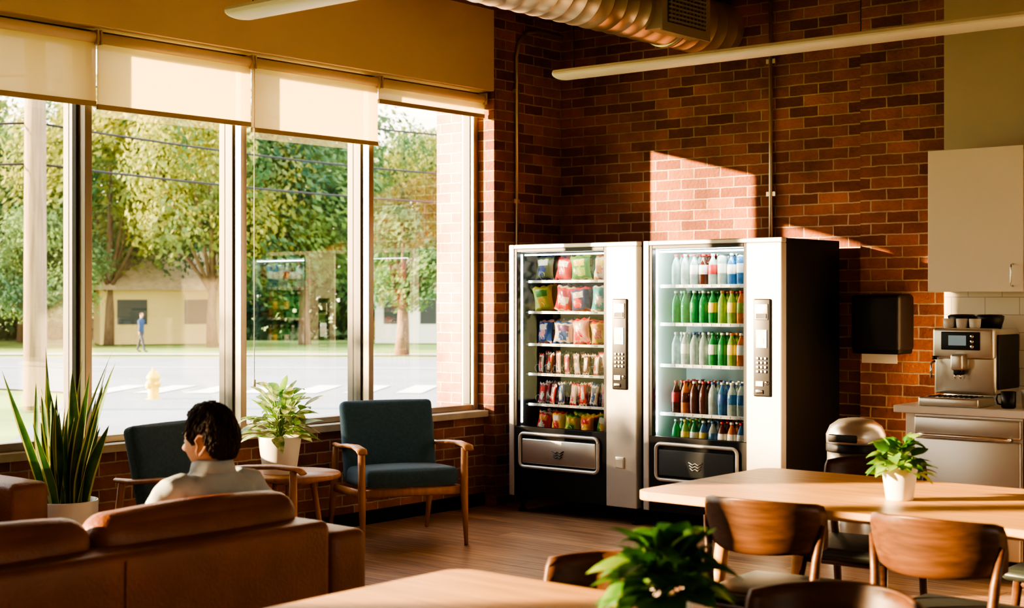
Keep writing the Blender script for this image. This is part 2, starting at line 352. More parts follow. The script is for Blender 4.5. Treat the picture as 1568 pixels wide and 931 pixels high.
# ---------------------------------------------------------------- vending machines
WC=dict(red=(.72,.05,.035),yel=(.82,.58,.08),grn=(.10,.34,.07),blu=(.05,.14,.45),org=(.80,.28,.05),lim=(.45,.60,.10),pur=(.26,.10,.34),crm=(.80,.74,.62),nav=(.07,.10,.25),wine=(.45,.06,.10),pnk=(.85,.40,.38),tea=(.08,.48,.52),brn=(.22,.10,.05),olv=(.16,.20,.08))
BM={k:mat('wrapper_'+k,c,.28) for k,c in WC.items()}
def bag(q,x,y,z,w,h,d,m1,m2,m3,tilt=0,yaw=0,roll=0):
    nx,nz=10,12; vs=[];fs=[];ms=[]; ph=random.uniform(0,6)
    for side in(-1,1):
        for j in range(nz+1):
            for i in range(nx+1):
                u=-1+2*i/nx; v=-1+2*j/nz
                dd=d*max(0,(1-u*u))**.55*max(0,(1-v**4))**.6
                dd*=1+.14*math.sin(u*7+ph+v*5)+.08*math.sin(u*15-v*11+ph*2)
                ww=w/2*(1-.20*(1-v*v)**.7)
                vs.append((u*ww,side*dd,h/2+v*h/2+.007*math.cos(u*9+ph)*(v*v)))
    o=(nx+1)*(nz+1)
    cu,cv=random.uniform(-.15,.15),random.uniform(-.35,-.1)
    for side in(0,1):
        for j in range(nz):
            for i in range(nx):
                a=side*o+j*(nx+1)+i; fs.append((a,a+1,a+nx+2,a+nx+1))
                u=-1+2*(i+.5)/nx; v=-1+2*(j+.5)/nz
                mm=m1
                if side==0:
                    if .2<v<.6 and abs(u)<.65: mm=m3
                    elif (u-cu)**2+(v-cv)**2*1.2<.22: mm=m2
                    if abs(v)>.9: mm=m2
                ms.append(mm)
    M=Matrix.Translation((x,y,z))@Matrix.Rotation(yaw,4,'Z')@Matrix.Rotation(tilt,4,'X')@Matrix.Rotation(roll,4,'Y')
    q.add(vs,fs,ms,True,M)
def bottle(q,x,y,z,liq,cap,lab,h=.2,r=.031):
    pr=[(r*.9,0),(r,.012),(r,.07*h/.2),(r*1.01,.071*h/.2),(r*1.01,.11*h/.2),(r,.111*h/.2),(r*.96,.13*h/.2),(r*.70,.155*h/.2),(r*.38,.175*h/.2),(r*.36,.186*h/.2),(r*.44,.187*h/.2),(r*.44,h)]
    q.lathe(pr,[liq,liq,liq,lab,lab,lab,liq,liq,liq,cap,cap],c=(x,y,z),seg=12)
def can(q,x,y,z,c,h=.15,r=.03,c2=None):
    q.lathe([(r*.8,0),(r,.01),(r,h*.4),(r*1.0,h*.7),(r,h-.015),(r*.82,h),(r*.78,h-.003)],[M_chrome,c,c2 or c,c,M_chrome,M_chrome],c=(x,y,z),seg=12)
def vending(x0,Wd,kind):
    e=root('vending_machine',(x0,7.9,0)); D=.75; Z0,Z1=.115,1.865; xr=Wd-.25; inner=M_dark if kind==0 else M_pale
    q=MB()
    q.bb((0,.06,Z0),(.035,D,Z1-.002),M_blackm); q.bb((xr,.06,Z0),(Wd,D,Z1-.002),M_blackm); q.bb((.035,.06,1.82),(xr,D,Z1-.002),M_blackm)
    q.bb((.035,.06,Z0),(xr,D,.46),M_blackm); q.bb((.035,D-.1,.46),(xr,D,1.82),M_blackm)
    for xx in(.06,Wd-.06):
        for yy in(.08,D-.08): q.lathe([(.03,0),(.03,.02),(.012,.025),(.012,Z0)],M_blackm,c=(xx,yy,0),seg=12)
    q.obj('cabinet',e,bevel=.006)
    q=MB()
    q.bb((.036,.062,.47),(.042,D-.11,1.815),inner); q.bb((xr-.006,.062,.47),(xr-.001,D-.11,1.815),inner); q.bb((.036,.45,.47),(xr,.46,1.815),inner); q.bb((.036,.062,1.81),(xr,.45,1.818),inner)
    q.obj('inner_liner',e)
    q=MB()
    q.bb((0,0,Z0),(.045,.06,Z1),M_silver); q.bb((.045,0,1.835),(Wd,.06,Z1),M_silver); q.bb((xr+.005,-.004,Z0),(Wd,.06,1.835),M_silver)
    q.obj('door_frame',e,bevel=.006)
    q=MB(); q.bb((.045,.004,Z0),(xr+.005,.06,.60),M_blackm)
    q.bb((.045,.006,.60),(.068,.05,1.835),M_black); q.bb((xr-.022,.006,.60),(xr+.005,.05,1.835),M_black); q.bb((.068,.006,1.812),(xr-.022,.05,1.835),M_black)
    q.obj('door_lower_panel',e,bevel=.003)
    g=MB(); g.add([(.06,.012,.60),(xr-.01,.012,.60),(xr-.01,.012,1.82),(.06,.012,1.82)],[(0,1,2,3)],M_vglass); g.obj('display_glass',e)
    q=MB(); fx0,fx1,fz0,fz1=.105,xr-.06,.325,.555; rr=.035; pts=[]
    for(cx,cz,a0)in((fx1-rr,fz1-rr,0),(fx0+rr,fz1-rr,90),(fx0+rr,fz0+rr,180),(fx1-rr,fz0+rr,270)):
        for k in range(6):
            a=math.radians(a0+k*18); pts.append((cx+rr*math.cos(a),-.006,cz+rr*math.sin(a)))
    q.tube(pts+pts[:2],.012,M_silver,8,up=Vector((0,1,0)))
    q.rb(((fx0+fx1)/2,0,(fz0+fz1)/2-.005),(fx1-fx0-.04,.02,fz1-fz0-.06),M_steel if kind==0 else M_dark,.008)
    cx=(fx0+fx1)/2
    for k in range(3): q.tube([(cx-.05+k*.006,-.013,.45-k*.018),(cx-.02,-.013,.435-k*.018),(cx,-.013,.445-k*.018),(cx+.02,-.013,.435-k*.018),(cx+.05-k*.006,-.013,.45-k*.018)],.004,M_black if kind==0 else M_steel,5)
    q.obj('delivery_flap',e)
    q=MB(); c0,c1=Wd-.19,Wd-.07; cm=(c0+c1)/2
    q.rb((cm,-.006,1.19),(c1-c0,.02,.60),M_black,.009)
    q.rb((cm,-.016,1.41),(c1-c0-.03,.012,.10),M_steel,.005); q.bb((c0+.025,-.026,1.37),(c1-.025,-.018,1.40),M_black)
    scr=mat('lcd_screen',(.55,.68,.75),.3,em=.5); q.bb((c0+.022,-.02,1.19),(c1-.025,-.015,1.30),scr); q.bb((c0+.035,-.022,1.215),(c1-.045,-.0195,1.25),M_white)
    for r in range(4):
        for c in range(3): q.rb((c0+.033+c*.027,-.019,1.125-r*.027),(.018,.008,.016),M_steel,.003)
    q.bb((c0+.02,-.02,.955),(c1-.05,-.014,.985),M_steel); q.lathe([(.012,0),(.012,.012)],M_chrome,c=(0,0,0),seg=14,M=Matrix.Translation((c1-.025,-.008,.975))@Matrix.Rotation(math.pi/2,4,'X'))
    q.rb((c0+.045,-.018,.92),(.05,.012,.025),M_chrome,.005)
    q.rb((cm,-.008,.41),(.07,.012,.075),M_steel,.005); q.bb((cm-.028,-.016,.378),(cm+.028,-.0135,.43),M_silver)
    q.obj('control_panel',e)
    q=MB(); em=mat('vending_led_%d'%kind,(1,1,.95),.5,em=(8.0 if kind==0 else 28),emc=(.93,1,.95))
    q.bb((.046,.075,.62),(.056,.085,1.80),em); q.bb((.08,.075,1.79),(xr-.05,.09,1.80),em)
    q.obj('led_strip',e)
    px0,px1=(.11,xr-.10) if kind==0 else (.12,xr-.02)
    q=MB(); s=MB()
    if kind==0:
        px1=.745; px0=.10
        rows=[(1.626,.165,['olv nav crm','red wine crm','grn lim yel','crm org yel']),
              (1.41,.17,['lim yel grn','red crm wine','nav red crm','tea crm tea']),
              (1.184,.16,['blu pnk crm','crm blu pur','pnk red crm','yel red org']),
              (.976,.14,['crm red brn','brn crm red','crm brn org','wine crm red','crm pnk brn','brn crm crm','crm red crm','brn pnk crm']),
              (.764,.14,['wine crm red','red crm crm','nav crm blu','crm red pnk','red crm wine','crm blu nav','pnk crm red']),
              (.56,.14,['red crm org','yel red crm','lim grn yel','org yel red','grn yel crm'])]
        for zi,(z,h,cs) in enumerate(rows):
            n=len(cs)
            s.bb((.05,.13,z-.022),(xr-.03,.44,z-.012),M_dark); s.bb((.075,.125,z-.026),(xr-.03,.132,z-.008),M_steel)
            for k in range(n):
                xx=px0+(px1-px0)*(k+.5)/n
                s.box((xx,.1235,z-.017),(.028,.003,.010),M_white)
                m1,m2,m3=[BM[t] for t in cs[k].split()]
                ww=(px1-px0)/n*(1.08 if n<6 else .85)
                ro=random.uniform(-.16,.16)
                for r in range(3):
                    bag(q,xx+random.uniform(-.006,.006),.18+r*.085,z-.01,ww,h*random.uniform(.96,1.12),.034 if n<6 else .012,m1,m2,m3,random.uniform(-.15,.02),random.uniform(-.3,.3) if n<6 else random.uniform(-.5,0),ro)
                pts=[(xx+.03*math.cos(t*.7),.135+t*.0045,z+.022+.03*math.sin(t*.7)) for t in range(36)]
                s.tube(pts,.0013,M_steel,4)
        s.obj('shelves',e); q.obj('snack_packets',e,recalc=False)
    else:
        def liq(n,c): return leaf_mat(n,[x*.75 for x in c],c,30,.45,.08,.8)
        cl=liq('water_clear',(.62,.76,.74)); gr=liq('soda_green',(.05,.46,.15)); lg=liq('soda_lime',(.40,.66,.14)); og=liq('soda_orange',(.82,.30,.06))
        br=liq('soda_cola',(.20,.06,.035)); bl=liq('soda_blue',(.10,.32,.65)); rd=mat('label_red',(.55,.05,.05),.3); wh=mat('label_white',(.75,.77,.74),.3); yl=mat('label_yellow',(.8,.6,.1),.3); lb_=mat('label_blue',(.06,.16,.45),.3); lgn=mat('label_green',(.04,.3,.1),.3)
        rows=[(1.584,[(cl,rd,cl),(cl,wh,cl),(cl,rd,wh),(br,rd,wh),(cl,wh,rd),(cl,wh,wh),(bl,wh,wh),(bl,wh,lb_),(og,wh,rd)]),
              (1.336,[(gr,wh,gr),(gr,lgn,gr),(gr,wh,lgn),(gr,wh,gr),(gr,lgn,yl),(lg,og,lg),(lg,og,yl),(og,rd,lg),(og,og,rd)]),
              (1.067,[(cl,wh,cl),(cl,wh,wh),(cl,lb_,cl),(cl,wh,cl),(gr,lgn,wh),(gr,wh,lgn),(lg,og,yl),(og,wh,wh),(cl,lb_,cl)]),
              (.751,[(br,rd,rd),(og,rd,br),(br,wh,br),(br,rd,br),(cl,lb_,cl),(bl,wh,lb_),(cl,wh,bl),(cl,lb_,bl),(bl,wh,bl)]),
              (.50,[(gr,wh,gr),(lg,yl,yl),(gr,lgn,wh),(bl,wh,yl),(cl,lb_,bl),(br,rd,wh),(og,wh,wh),(bl,rd,wh),(gr,wh,yl)])]
        for z,cols in rows:
            s.bb((.05,.12,z-.02),(xr-.012,.44,z-.01),M_pale); s.bb((.06,.112,z-.024),(xr-.015,.12,z-.002),wh)
            n=len(cols)
            for k,(l,cp,lb) in enumerate(cols):
                xx=px0+(px1-px0)*(k+.5)/n
                for r in range(4):
                    if z>1.5 and k in(5,7): 
                        can(q,xx,.155+r*.07,z-.01,l,.20,.031,wh)
                    else: bottle(q,xx,.155+r*.07,z-.01,l,cp,lb,h=.215 if z<1.4 else .205,r=.0305)
                s.box((xx,.1105,z-.013),(.03,.003,.014),M_steel)
        s.obj('shelves',e); q.obj('drink_bottles',e,recalc=False)
vending(-6.61,1.09,0); vending(-5.47,1.02,1)

# ---------------------------------------------------------------- kitchen
YC=YK-.014
e=root('kitchen_base_cabinet'); q=MB()
q.bb((-3.53,7.64,.1),(-3.475,YC,.865),M_cab); q.bb((-2.86,7.64,.1),(1.4,YC,.865),M_cab); q.bb((-3.53,7.70,0),(1.4,YC,.1),M_blackm)
for k in range(7): q.bb((-2.85+k*.6,7.62,.12),(-2.26+k*.6,7.64,.855),M_cab); 
q.obj('carcass',e,bevel=.003)
q=MB(); q.bb((-3.58,7.59,.865),(1.42,YC,.905),M_counter); q.obj('countertop',e,bevel=.005)
e=root('dishwasher'); q=MB(); q.bb((-3.47,7.63,.105),(-2.87,YC,.86),M_steel); q.rb((-3.17,7.62,.80),(.59,.03,.10),M_steel,.01); q.rb((-3.17,7.62,.42),(.59,.03,.63),M_steel,.01)
q.tube([(-3.42,7.60,.745),(-3.42,7.565,.755),(-3.38,7.56,.755),(-2.96,7.56,.755),(-2.92,7.565,.755),(-2.92,7.60,.745)],.011,M_chrome,8); q.obj('door_and_handle',e)
e=root('kitchen_wall_cabinet'); q=MB(); q.bb((-3.51,7.9,1.53),(.9,YK-.001,2.325),M_cab); q.obj('carcass',e)
q=MB(); 
for k in range(8):
    x0=-3.51+k*.55; q.bb((x0+.002,7.88,1.53),(x0+.548,7.9,2.325),M_cab)
q.obj('doors',e,bevel=.003)
q=MB()
for k in range(8):
    x0=-3.51+k*.55; hx=x0+.49 if k%2==0 else x0+.06
    q.tube([(hx,7.88,1.56),(hx,7.855,1.565),(hx,7.852,1.58),(hx,7.852,1.66),(hx,7.855,1.675),(hx,7.88,1.68)],.005,M_chrome,6)
q.obj('door_pulls',e)
m,nt,b=newmat('subway_tile'); br=N(nt,'ShaderNodeTexBrick'); g=N(nt,'ShaderNodeNewGeometry'); s_=N(nt,'ShaderNodeSeparateXYZ'); c_=N(nt,'ShaderNodeCombineXYZ')
nt.links.new(g.outputs['Position'],s_.inputs[0]); nt.links.new(s_.outputs[0],c_.inputs[0]); nt.links.new(s_.outputs[2],c_.inputs[1]); nt.links.new(c_.outputs[0],br.inputs[0])
br.inputs['Scale'].default_value=1; br.inputs['Brick Width'].default_value=.2; br.inputs['Row Height'].default_value=.1; br.inputs['Mortar Size'].default_value=.002
br.inputs['Color1'].default_value=(.76,.72,.63,1); br.inputs['Color2'].default_value=(.72,.68,.59,1); br.inputs['Mortar'].default_value=(.4,.37,.32,1); nt.links.new(br.outputs[0],b.inputs['Base Color']); b.inputs['Roughness'].default_value=.2
sbox('trim_tile_backsplash',(XK+.005,YK-.012,.905),(1.4,YK,1.53),m)
e=root('coffee_machine',(-3.43,7.72,.905)); q=MB()
q.rb((.175,.24,.24),(.35,.36,.36),M_steel,.02); q.rb((.175,.10,.34),(.35,.12,.17),M_steel,.018); q.obj('body',e)
q=MB(); q.rb((.165,.038,.355),(.22,.012,.10),M_black,.005); q.bb((.10,.028,.33),(.20,.034,.385),mat('coffee_screen',(.25,.35,.4),.3,em=.2)); 
for k in range(3): q.lathe([(.01,0),(.01,.01)],M_chrome,seg=12,M=Matrix.Translation((.235,.034,.325+k*.028))@Matrix.Rotation(math.pi/2,4,'X'))
q.rb((.02+.33,.24,.24),(.02,.3,.3),M_black,.008)
q.obj('display',e)
q=MB(); q.rb((.165,.02,.24),(.07,.09,.09),M_steel,.015); q.rb((.165,.02,.185),(.05,.05,.03),M_black,.008)
for xx in(.15,.18): q.tube([(xx,.01,.18),(xx,.0,.15)],.007,M_chrome,8)
q.tube([(.02,.03,.24),(.02,-.01,.23),(.02,-.02,.15)],.007,M_chrome,8); q.lathe([(.014,0),(.014,.02)],M_black,c=(.02,.03,.25),seg=10); q.obj('spouts',e)
q=MB(); q.rb((.15,.02,.025),(.34,.24,.05),M_steel,.012)
for k in range(9): q.box((.03+k*.03,.01,.052),(.008,.16,.004),M_black)
q.obj('drip_tray',e)
q=MB()
for xx in(.09,.25): q.lathe([(.06,0),(.075,.05),(.078,.07),(.06,.078),(.0,.08)],M_black,c=(xx,.24,.42),seg=20)
for k in range(3): q.lathe([(.02,0),(.03,.01),(.033,.055),(.03,.056),(.026,.012)],M_white,c=(.06+k*.075,.13,.42),seg=14)
q.obj('bean_hoppers',e)
e=root('coffee_mug',(-2.99,7.74,.905)); q=MB(); q.lathe([(.03,0),(.038,.008),(.04,.09),(.036,.09),(.034,.012),(0,.01)],M_black,seg=20); q.tube([(-.038,0,.075),(-.062,0,.07),(-.066,0,.045),(-.058,0,.022),(-.037,0,.018)],.005,M_black,6); q.obj('mug',e)
e=root('coffee_mug',(-2.90,7.80,.905)); q=MB(); q.lathe([(.03,0),(.038,.008),(.042,.1),(.038,.1),(.034,.012),(0,.01)],M_silver,seg=20); q.tube([(.038,0,.075),(.062,0,.07),(.066,0,.045),(.058,0,.022),(.037,0,.018)],.005,M_silver,6); q.obj('mug',e)
e=root('paper_towel_dispenser',(-4.28,8.699,1.14)); q=MB(); q.rb((.16,-.115,.20),(.33,.23,.36),M_black,.03); q.rb((.16,-.12,.03),(.32,.2,.05),M_blackm,.015); q.obj('housing',e)
q=MB(); q.bb((.03,-.14,-.055),(.27,-.138,.02),M_white); q.obj('paper_sheet',e)
e=root('trash_can',(-3.95,7.88,0)); q=MB(); q.lathe([(.16,0),(.165,.02),(.165,.60)],M_steel,seg=36); q.lathe([(.17,.60),(.172,.61),(.172,.645),(.168,.65)],M_black,seg=36); q.obj('body',e)
q=MB(); q.lathe([(.17,.65),(.172,.70),(.150,.75),(.10,.785),(.04,.795),(0,.796)],M_steel,seg=36); q.rb((.0,-.165,.685),(.18,.02,.045),M_black,.008); q.obj('dome_lid',e)

# ---------------------------------------------------------------- tables
def rpoly(x0,y0,x1,y1,r,n=6):
    p=[]
    for cx,cy,a0 in((x1-r,y1-r,0),(x0+r,y1-r,90),(x0+r,y0+r,180),(x1-r,y0+r,270)):
        for k in range(n+1):
            a=math.radians(a0+90*k/n); p.append((cx+r*math.cos(a),cy+r*math.sin(a)))
    return p
def table(x0,y0,x1,y1):
    e=root('dining_table'); q=MB(); q.prism(rpoly(x0,y0,x1,y1,.07),.715,.75,M_table,M_tedge); q.obj('table_top',e,bevel=.004)
    q=MB()
    for sx,xx in((1,x0+.30),(-1,x1-.30)):
        for sy,yy in((1,y0+.22),(-1,y1-.22)):
            q.tube([(xx,yy,.715),(xx-sx*.08,yy-sy*.06,0)],[.032,.02],M_tedge,12)
        q.bb((xx-.02,y0+.2,.65),(xx+.02,y1-.2,.715),M_tedge)
    q.bb((x0+.3,(y0+y1)/2-.03,.66),(x1-.3,(y0+y1)/2+.03,.714),M_tedge)
    q.obj('legs',e)
table(-3.29,4.68,-.9,5.70); table(-2.73,2.05,-.5,3.04)
def dchair(x,y,rz):
    e=root('dining_chair',(x,y,0),rz)  # faces -Y local, back at +Y
    q=MB(); vs=[];fs=[]; n=16; zs=[.625,.64,.70,.76,.785,.79]
    for lay in(0,1):
        for j,z in enumerate(zs):
            inset=.028 if j in(0,len(zs)-1) else (.008 if j in(1,len(zs)-2) else 0)
            for i in range(n+1):
                a=math.radians(-62+124*i/n); R=.265-(.016 if lay else 0)
                wsc=(.235-inset)/.235
                zz=z + (.018*math.cos(a*1.4) if j>=3 else -.012*math.cos(a*1.4))
                vs.append((math.sin(a)*R*wsc, .02+math.cos(a)*R+(z-.7)*.25,zz))
    m=n+1; L=len(zs)*m
    for lay in(0,1):
        for j in range(len(zs)-1):
            for i in range(n): a=lay*L+j*m+i; fs.append((a,a+1,a+m+1,a+m))
    for i in range(n):
        fs.append((i,i+1,L+i+1,L+i)); a=(len(zs)-1)*m+i; fs.append((a,a+1,L+a+1,L+a))
    for j in range(len(zs)-1):
        for i in(0,n): a=j*m+i; fs.append((a,a+m,L+a+m,L+a))
    q.add(vs,fs,M_walnut,True); q.obj('backrest',e)
    q=MB()
    for sx in(-1,1):
        q.tube([(sx*.205,.245,0),(sx*.195,.215,.25),(sx*.195,.195,.45),(sx*.205,.18,.60),(sx*.222,.165,.72)],[.012,.017,.019,.016,.011],M_walnut,10)
        q.tube([(sx*.205,-.22,0),(sx*.175,-.17,.43)],[.011,.019],M_walnut,10)
        q.tube([(sx*.18,-.17,.405),(sx*.193,.2,.41)],.014,M_walnut,8)
    q.tube([(-.175,-.17,.405),(.175,-.17,.405)],.014,M_walnut,8); q.tube([(-.19,.2,.41),(.19,.2,.41)],.014,M_walnut,8)
    q.obj('legs',e)
    q=MB(); q.rb((0,-.005,.443),(.45,.44,.045),M_pad,.022,n=6,puff=(.02,.02,.012)); q.obj('seat',e)
P=math.pi
dchair(-2.63,4.68,P+.08); dchair(-1.97,4.66,P-.03); dchair(-2.84,5.70,0.05); dchair(-1.93,5.72,0)
dchair(-2.28,3.00,.0); dchair(-1.62,2.98,.05); 

# ---------------------------------------------------------------- lounge chairs
def lchair(x,y,rz):
    e=root('lounge_armchair',(x,y,0),rz)
    Mb=Matrix.Translation((0,.20,.60))@Matrix.Rotation(math.radians(-14),4,'X')
    q=MB(); q.rb((0,0,0),(.60,.09,.50),M_blue,.03,n=8,puff=(0,.018,.004),M=Mb); q.obj('back_cushion',e)
    q=MB(); q.rb((0,-.06,.40),(.585,.56,.11),M_blue,.035,n=8,puff=(0,.006,.015),M=Matrix.Rotation(math.radians(-3),4,'X')); q.obj('seat_cushion',e)
    q=MB()
    for s in(-1,1):
        q.tube([(s*.325,-.345,0),(s*.322,-.315,.3),(s*.325,-.31,.585)],[(.012,.012),(.019,.024),(.018,.022)],M_oak,10)
        q.tube([(s*.325,.40,0),(s*.322,.31,.3),(s*.322,.27,.56)],[(.012,.012),(.018,.024),(.017,.02)],M_oak,10)
        q.tube([(s*.335,-.37,.575),(s*.335,-.34,.597),(s*.33,-.2,.605),(s*.325,0,.592),(s*.32,.18,.572),(s*.315,.32,.572)],[(.030,.008),(.036,.013),(.034,.014),(.026,.014),(.022,.014),(.018,.012)],M_oak,12)
        q.tube([(s*.322,-.31,.33),(s*.322,.30,.30)],[(.012,.026)]*2,M_oak,8)
    q.tube([(-.32,-.30,.33),(.32,-.30,.33)],[(.012,.026)]*2,M_oak,8); q.tube([(-.32,.28,.31),(.32,.28,.31)],[(.012,.024)]*2,M_oak,8)
    q.obj('wood_frame',e)
lchair(-6.37,6.54,math.radians(62)); lchair(-6.05,4.80,math.radians(100))
e=root('side_table',(-6.42,5.72,0)); q=MB(); q.lathe([(.27,.455),(.28,.462),(.28,.478),(.275,.485)],M_oak,seg=40)
for k in range(3):
    a=k*2.094+.5; q.tube([(math.cos(a)*.12,math.sin(a)*.12,.455),(math.cos(a)*.2,math.sin(a)*.2,0)],[.018,.012],M_oak,8)
q.lathe([(.14,.43),(.14,.455)],M_oak,seg=20); q.obj('table_parts',e)

# ---------------------------------------------------------------- sofa
e=root('leather_sofa'); q=MB()
def B(a,b,r=.03,n=4,puff=(0,0,0)): q.rb([(a[i]+b[i])/2 for i in range(3)],[abs(b[i]-a[i]) for i in range(3)],M_leather,r,n=n,puff=puff)
B((-3.83,.96,.10),(-3.65,3.43,.745),.03,8); B((-4.50,.96,.10),(-3.8,3.43,.28),.03); 
B((-4.55,3.425,.08),(-3.645,3.60,.70),.035,6,(0,.008,.006)); B((-4.55,.79,.08),(-3.645,.965,.70),.035,6,(0,.008,.006))
for y in(1.78,2.60): q.tube([(-3.648,y,.12),(-3.648,y,.72)],.004,M_leather,6)
q.obj('frame',e)
q=MB()
for k in range(3):
    y1=3.42-k*.82; y0=y1-.81
    B((-4.56,y0,.27),(-3.84,y1,.43),.05,8,(.01,0,.02))
    Mc=Matrix.Translation((-3.875,(y0+y1)/2,.62))@Matrix.Rotation(math.radians(4),4,'Y')
    q.rb((0,0,0),(.17,.81,.42),M_leather,.07,n=10,puff=(.02,0,.018),M=Mc,k=4)
q.obj('cushions',e)
q=MB()
for x in(-4.45,-3.75):
    for y in(.9,3.5): q.tube([(x,y,.1),(x,y,0)],[.022,.015],M_walnut,10)
q.obj('feet',e)
e=root('leather_armchair'); q=MB()
B((-6.86,3.66,.08),(-6.0,3.86,.65),.035,5,(.006,.006,.004)); B((-6.86,2.72,.08),(-6.0,2.92,.65),.035,5,(.006,.006,.004)); B((-6.88,2.9,.08),(-6.70,3.68,.80),.04,5,(0,0,.01)); B((-6.75,2.9,.1),(-6.03,3.68,.28),.02)
B((-6.72,2.92,.27),(-5.98,3.66,.44),.05,6,(0,0,.02)); q.obj('upholstery',e)
q=MB()
for x in(-6.8,-6.08):
    for y in(2.8,3.78): q.tube([(x,y,.09),(x,y,0)],[.022,.015],M_walnut,10)
q.obj('feet',e)
M_teal=mat('teal_cushion',(.03,.20,.28),.85,bump=.3,bs=300)
q=MB(); q.rb((0,0,0),(.13,.42,.42),M_teal,.06,n=8,puff=(.05,0,0),M=Matrix.Translation((-6.50,3.36,.64))@Matrix.Rotation(math.radians(-20),4,'Y')); q.obj('throw_pillow')

# ---------------------------------------------------------------- plants
def leaf(q,p,d,up,L,w,m,droop=.3,fold=.25,K=6,shape=.75):
    p=Vector(p); d=Vector(d).normalized(); s=d.cross(up)
    if s.length<1e-3: s=Vector((1,0,0))
    s.normalize(); n=s.cross(d).normalized(); vs=[]; fs=[]
    for k in range(K+1):
        t=k/K; ww=w*max(0,math.sin(math.pi*t**shape))**.8 if 0<k<K else w*.03
        c=p+d*L*t-Vector((0,0,1))*droop*L*t*t
        vs+= [c-s*ww+n*ww*fold,c,c+s*ww+n*ww*fold]
    for k in range(K):
        a=k*3; fs+=[(a,a+1,a+4,a+3),(a+1,a+2,a+5,a+4)]
    q.add(vs,fs,m,True)
def bush(q,c,R,H,n,mats,L,w,rnd,lo=-.1):
    c=Vector(c); up=Vector((0,0,1))
    for i in range(n):
        a=rnd.uniform(0,6.283); el=rnd.uniform(lo,1.35); rr=rnd.uniform(.35,1)
        if el<0: rr=rnd.uniform(.8,1)
        d=Vector((math.cos(a)*math.cos(el),math.sin(a)*math.cos(el),math.sin(el)))
        tip=c+Vector((d.x*R*rr,d.y*R*rr,d.z*H*rr))
        mid=c+Vector((d.x*R*rr*.35,d.y*R*rr*.35,H*rr*.5*max(.15,d.z)+.02))
        q.tube([c,mid,tip],[.003,.0025,.0015],M_stem,5)
        dd=Vector((d.x,d.y,d.z*.5+rnd.uniform(-.3,.3)+.1))+Vector((rnd.uniform(-.4,.4),rnd.uniform(-.4,.4),0))
        leaf(q,tip,dd,(up+Vector((rnd.uniform(-.5,.5),rnd.uniform(-.5,.5),0))).normalized(),L*rnd.uniform(.7,1.15),w*rnd.uniform(.8,1.15),rnd.choice(mats),rnd.uniform(.15,.6))
def pot(e,r0,r1,h,m=None):
    q=MB(); q.lathe([(r0*.96,0),(r0,.006),(r1,h-.004),(r1-.002,h),(r1-.010,h),(r1-.012,h*.86)],m or M_white,seg=40)
    q.obj('pot',e); q=MB(); q.lathe([(r1*.95,h*.85),(0,h*.87)],M_soil,seg=24); q.obj('soil',e)
R1=random.Random(3)
e=root('potted_pothos',(-2.38,5.10,.75)); pot(e,.05,.066,.125); q=MB(); bush(q,(0,0,.11),.085,.12,75,[L_poth,L_poth,L_pothd],.075,.026,R1,-.15); q.obj('foliage',e,recalc=False)
e=root('potted_pothos',(-1.80,2.68,.75)); pot(e,.05,.060,.080); q=MB(); bush(q,(0,0,.10),.085,.125,110,[L_poth,L_pothd,L_pothd,L_pothd],.10,.038,R1,-.2); q.obj('foliage',e,recalc=False)
e=root('potted_dieffenbachia',(-6.44,5.64,.485)); pot(e,.095,.125,.215); q=MB(); bush(q,(0,0,.20),.17,.30,100,[L_dief,L_poth,L_dief],.16,.032,R1,.0); q.obj('foliage',e,recalc=False)
e=root('potted_snake_plant',(-6.34,4.16,0)); pot(e,.15,.16,.50); q=MB()
for i in range(36):
    a=R1.uniform(0,6.283); rr=R1.uniform(.01,.11); b=Vector((rr*math.cos(a),rr*math.sin(a),.42)); L=R1.uniform(.40,.84)*(1 if i%4 else 1.1); w=R1.uniform(.022,.034)
    lean=R1.uniform(.04,.26)*(rr/.1+.25); yaw=R1.uniform(0,3.14); K=12; vs=[];fs=[];ms=[]
    if i%9==0: lean=.34
    for k in range(K+1):
        t=k/K; c=b+Vector((math.cos(a)*lean*t**1.5*L*1.2,math.sin(a)*lean*t**1.5*L*1.2,L*t*(1-.05*lean)))
        c+=Vector((math.sin(t*5+i),math.cos(t*4+i),0))*.008
        ww=w*(.55+.45*min(1,t*3))*(1-max(0,(t-.55)/.45)**1.6)+.0006; yw=yaw+t*.9
        s=Vector((math.cos(yw),math.sin(yw),0)); nn=Vector((-s.y,s.x,0))*ww*.3
        vs+= [c-s*ww+nn,c-s*ww*.78+nn*.4,c,c+s*ww*.78+nn*.4,c+s*ww+nn]
    for k in range(K):
        for j in range(4): o_=k*5+j; fs.append((o_,o_+1,o_+6,o_+5)); ms.append(L_snakee if j in(0,3) else L_snake)
    q.add(vs,fs,ms,True)
q.obj('foliage',e,recalc=False)

# ---------------------------------------------------------------- man
e=root('seated_man',(-4.08,3.23,0),-P/2)
def ellring(pts,m=M_shirt,seg=24):
    q_=[];fs=[]
    for(cx,cy,cz,rx,ry)in pts:
        for k in range(seg):
            a=2*math.pi*k/seg; q_.append((cx+rx*math.cos(a),cy+ry*math.sin(a),cz))
    for i in range(len(pts)-1):
        for k in range(seg):
            k2=(k+1)%seg; fs.append((i*seg+k,i*seg+k2,(i+1)*seg+k2,(i+1)*seg+k))
    fs.append(tuple(reversed(range(seg)))); fs.append(tuple((len(pts)-1)*seg+k for k in range(seg)))
    return q_,fs
q=MB()
vs,fs=ellring([(0,-.13,.43,.155,.11),(0,-.12,.48,.17,.12),(0,-.08,.56,.165,.115),(0,-.035,.64,.17,.115),(0,-.0,.72,.185,.12),(0,.025,.80,.195,.115),(0,.04,.845,.175,.10),(0,.045,.875,.13,.08),(0,.045,.90,.085,.066),(0,.04,.925,.062,.062)])
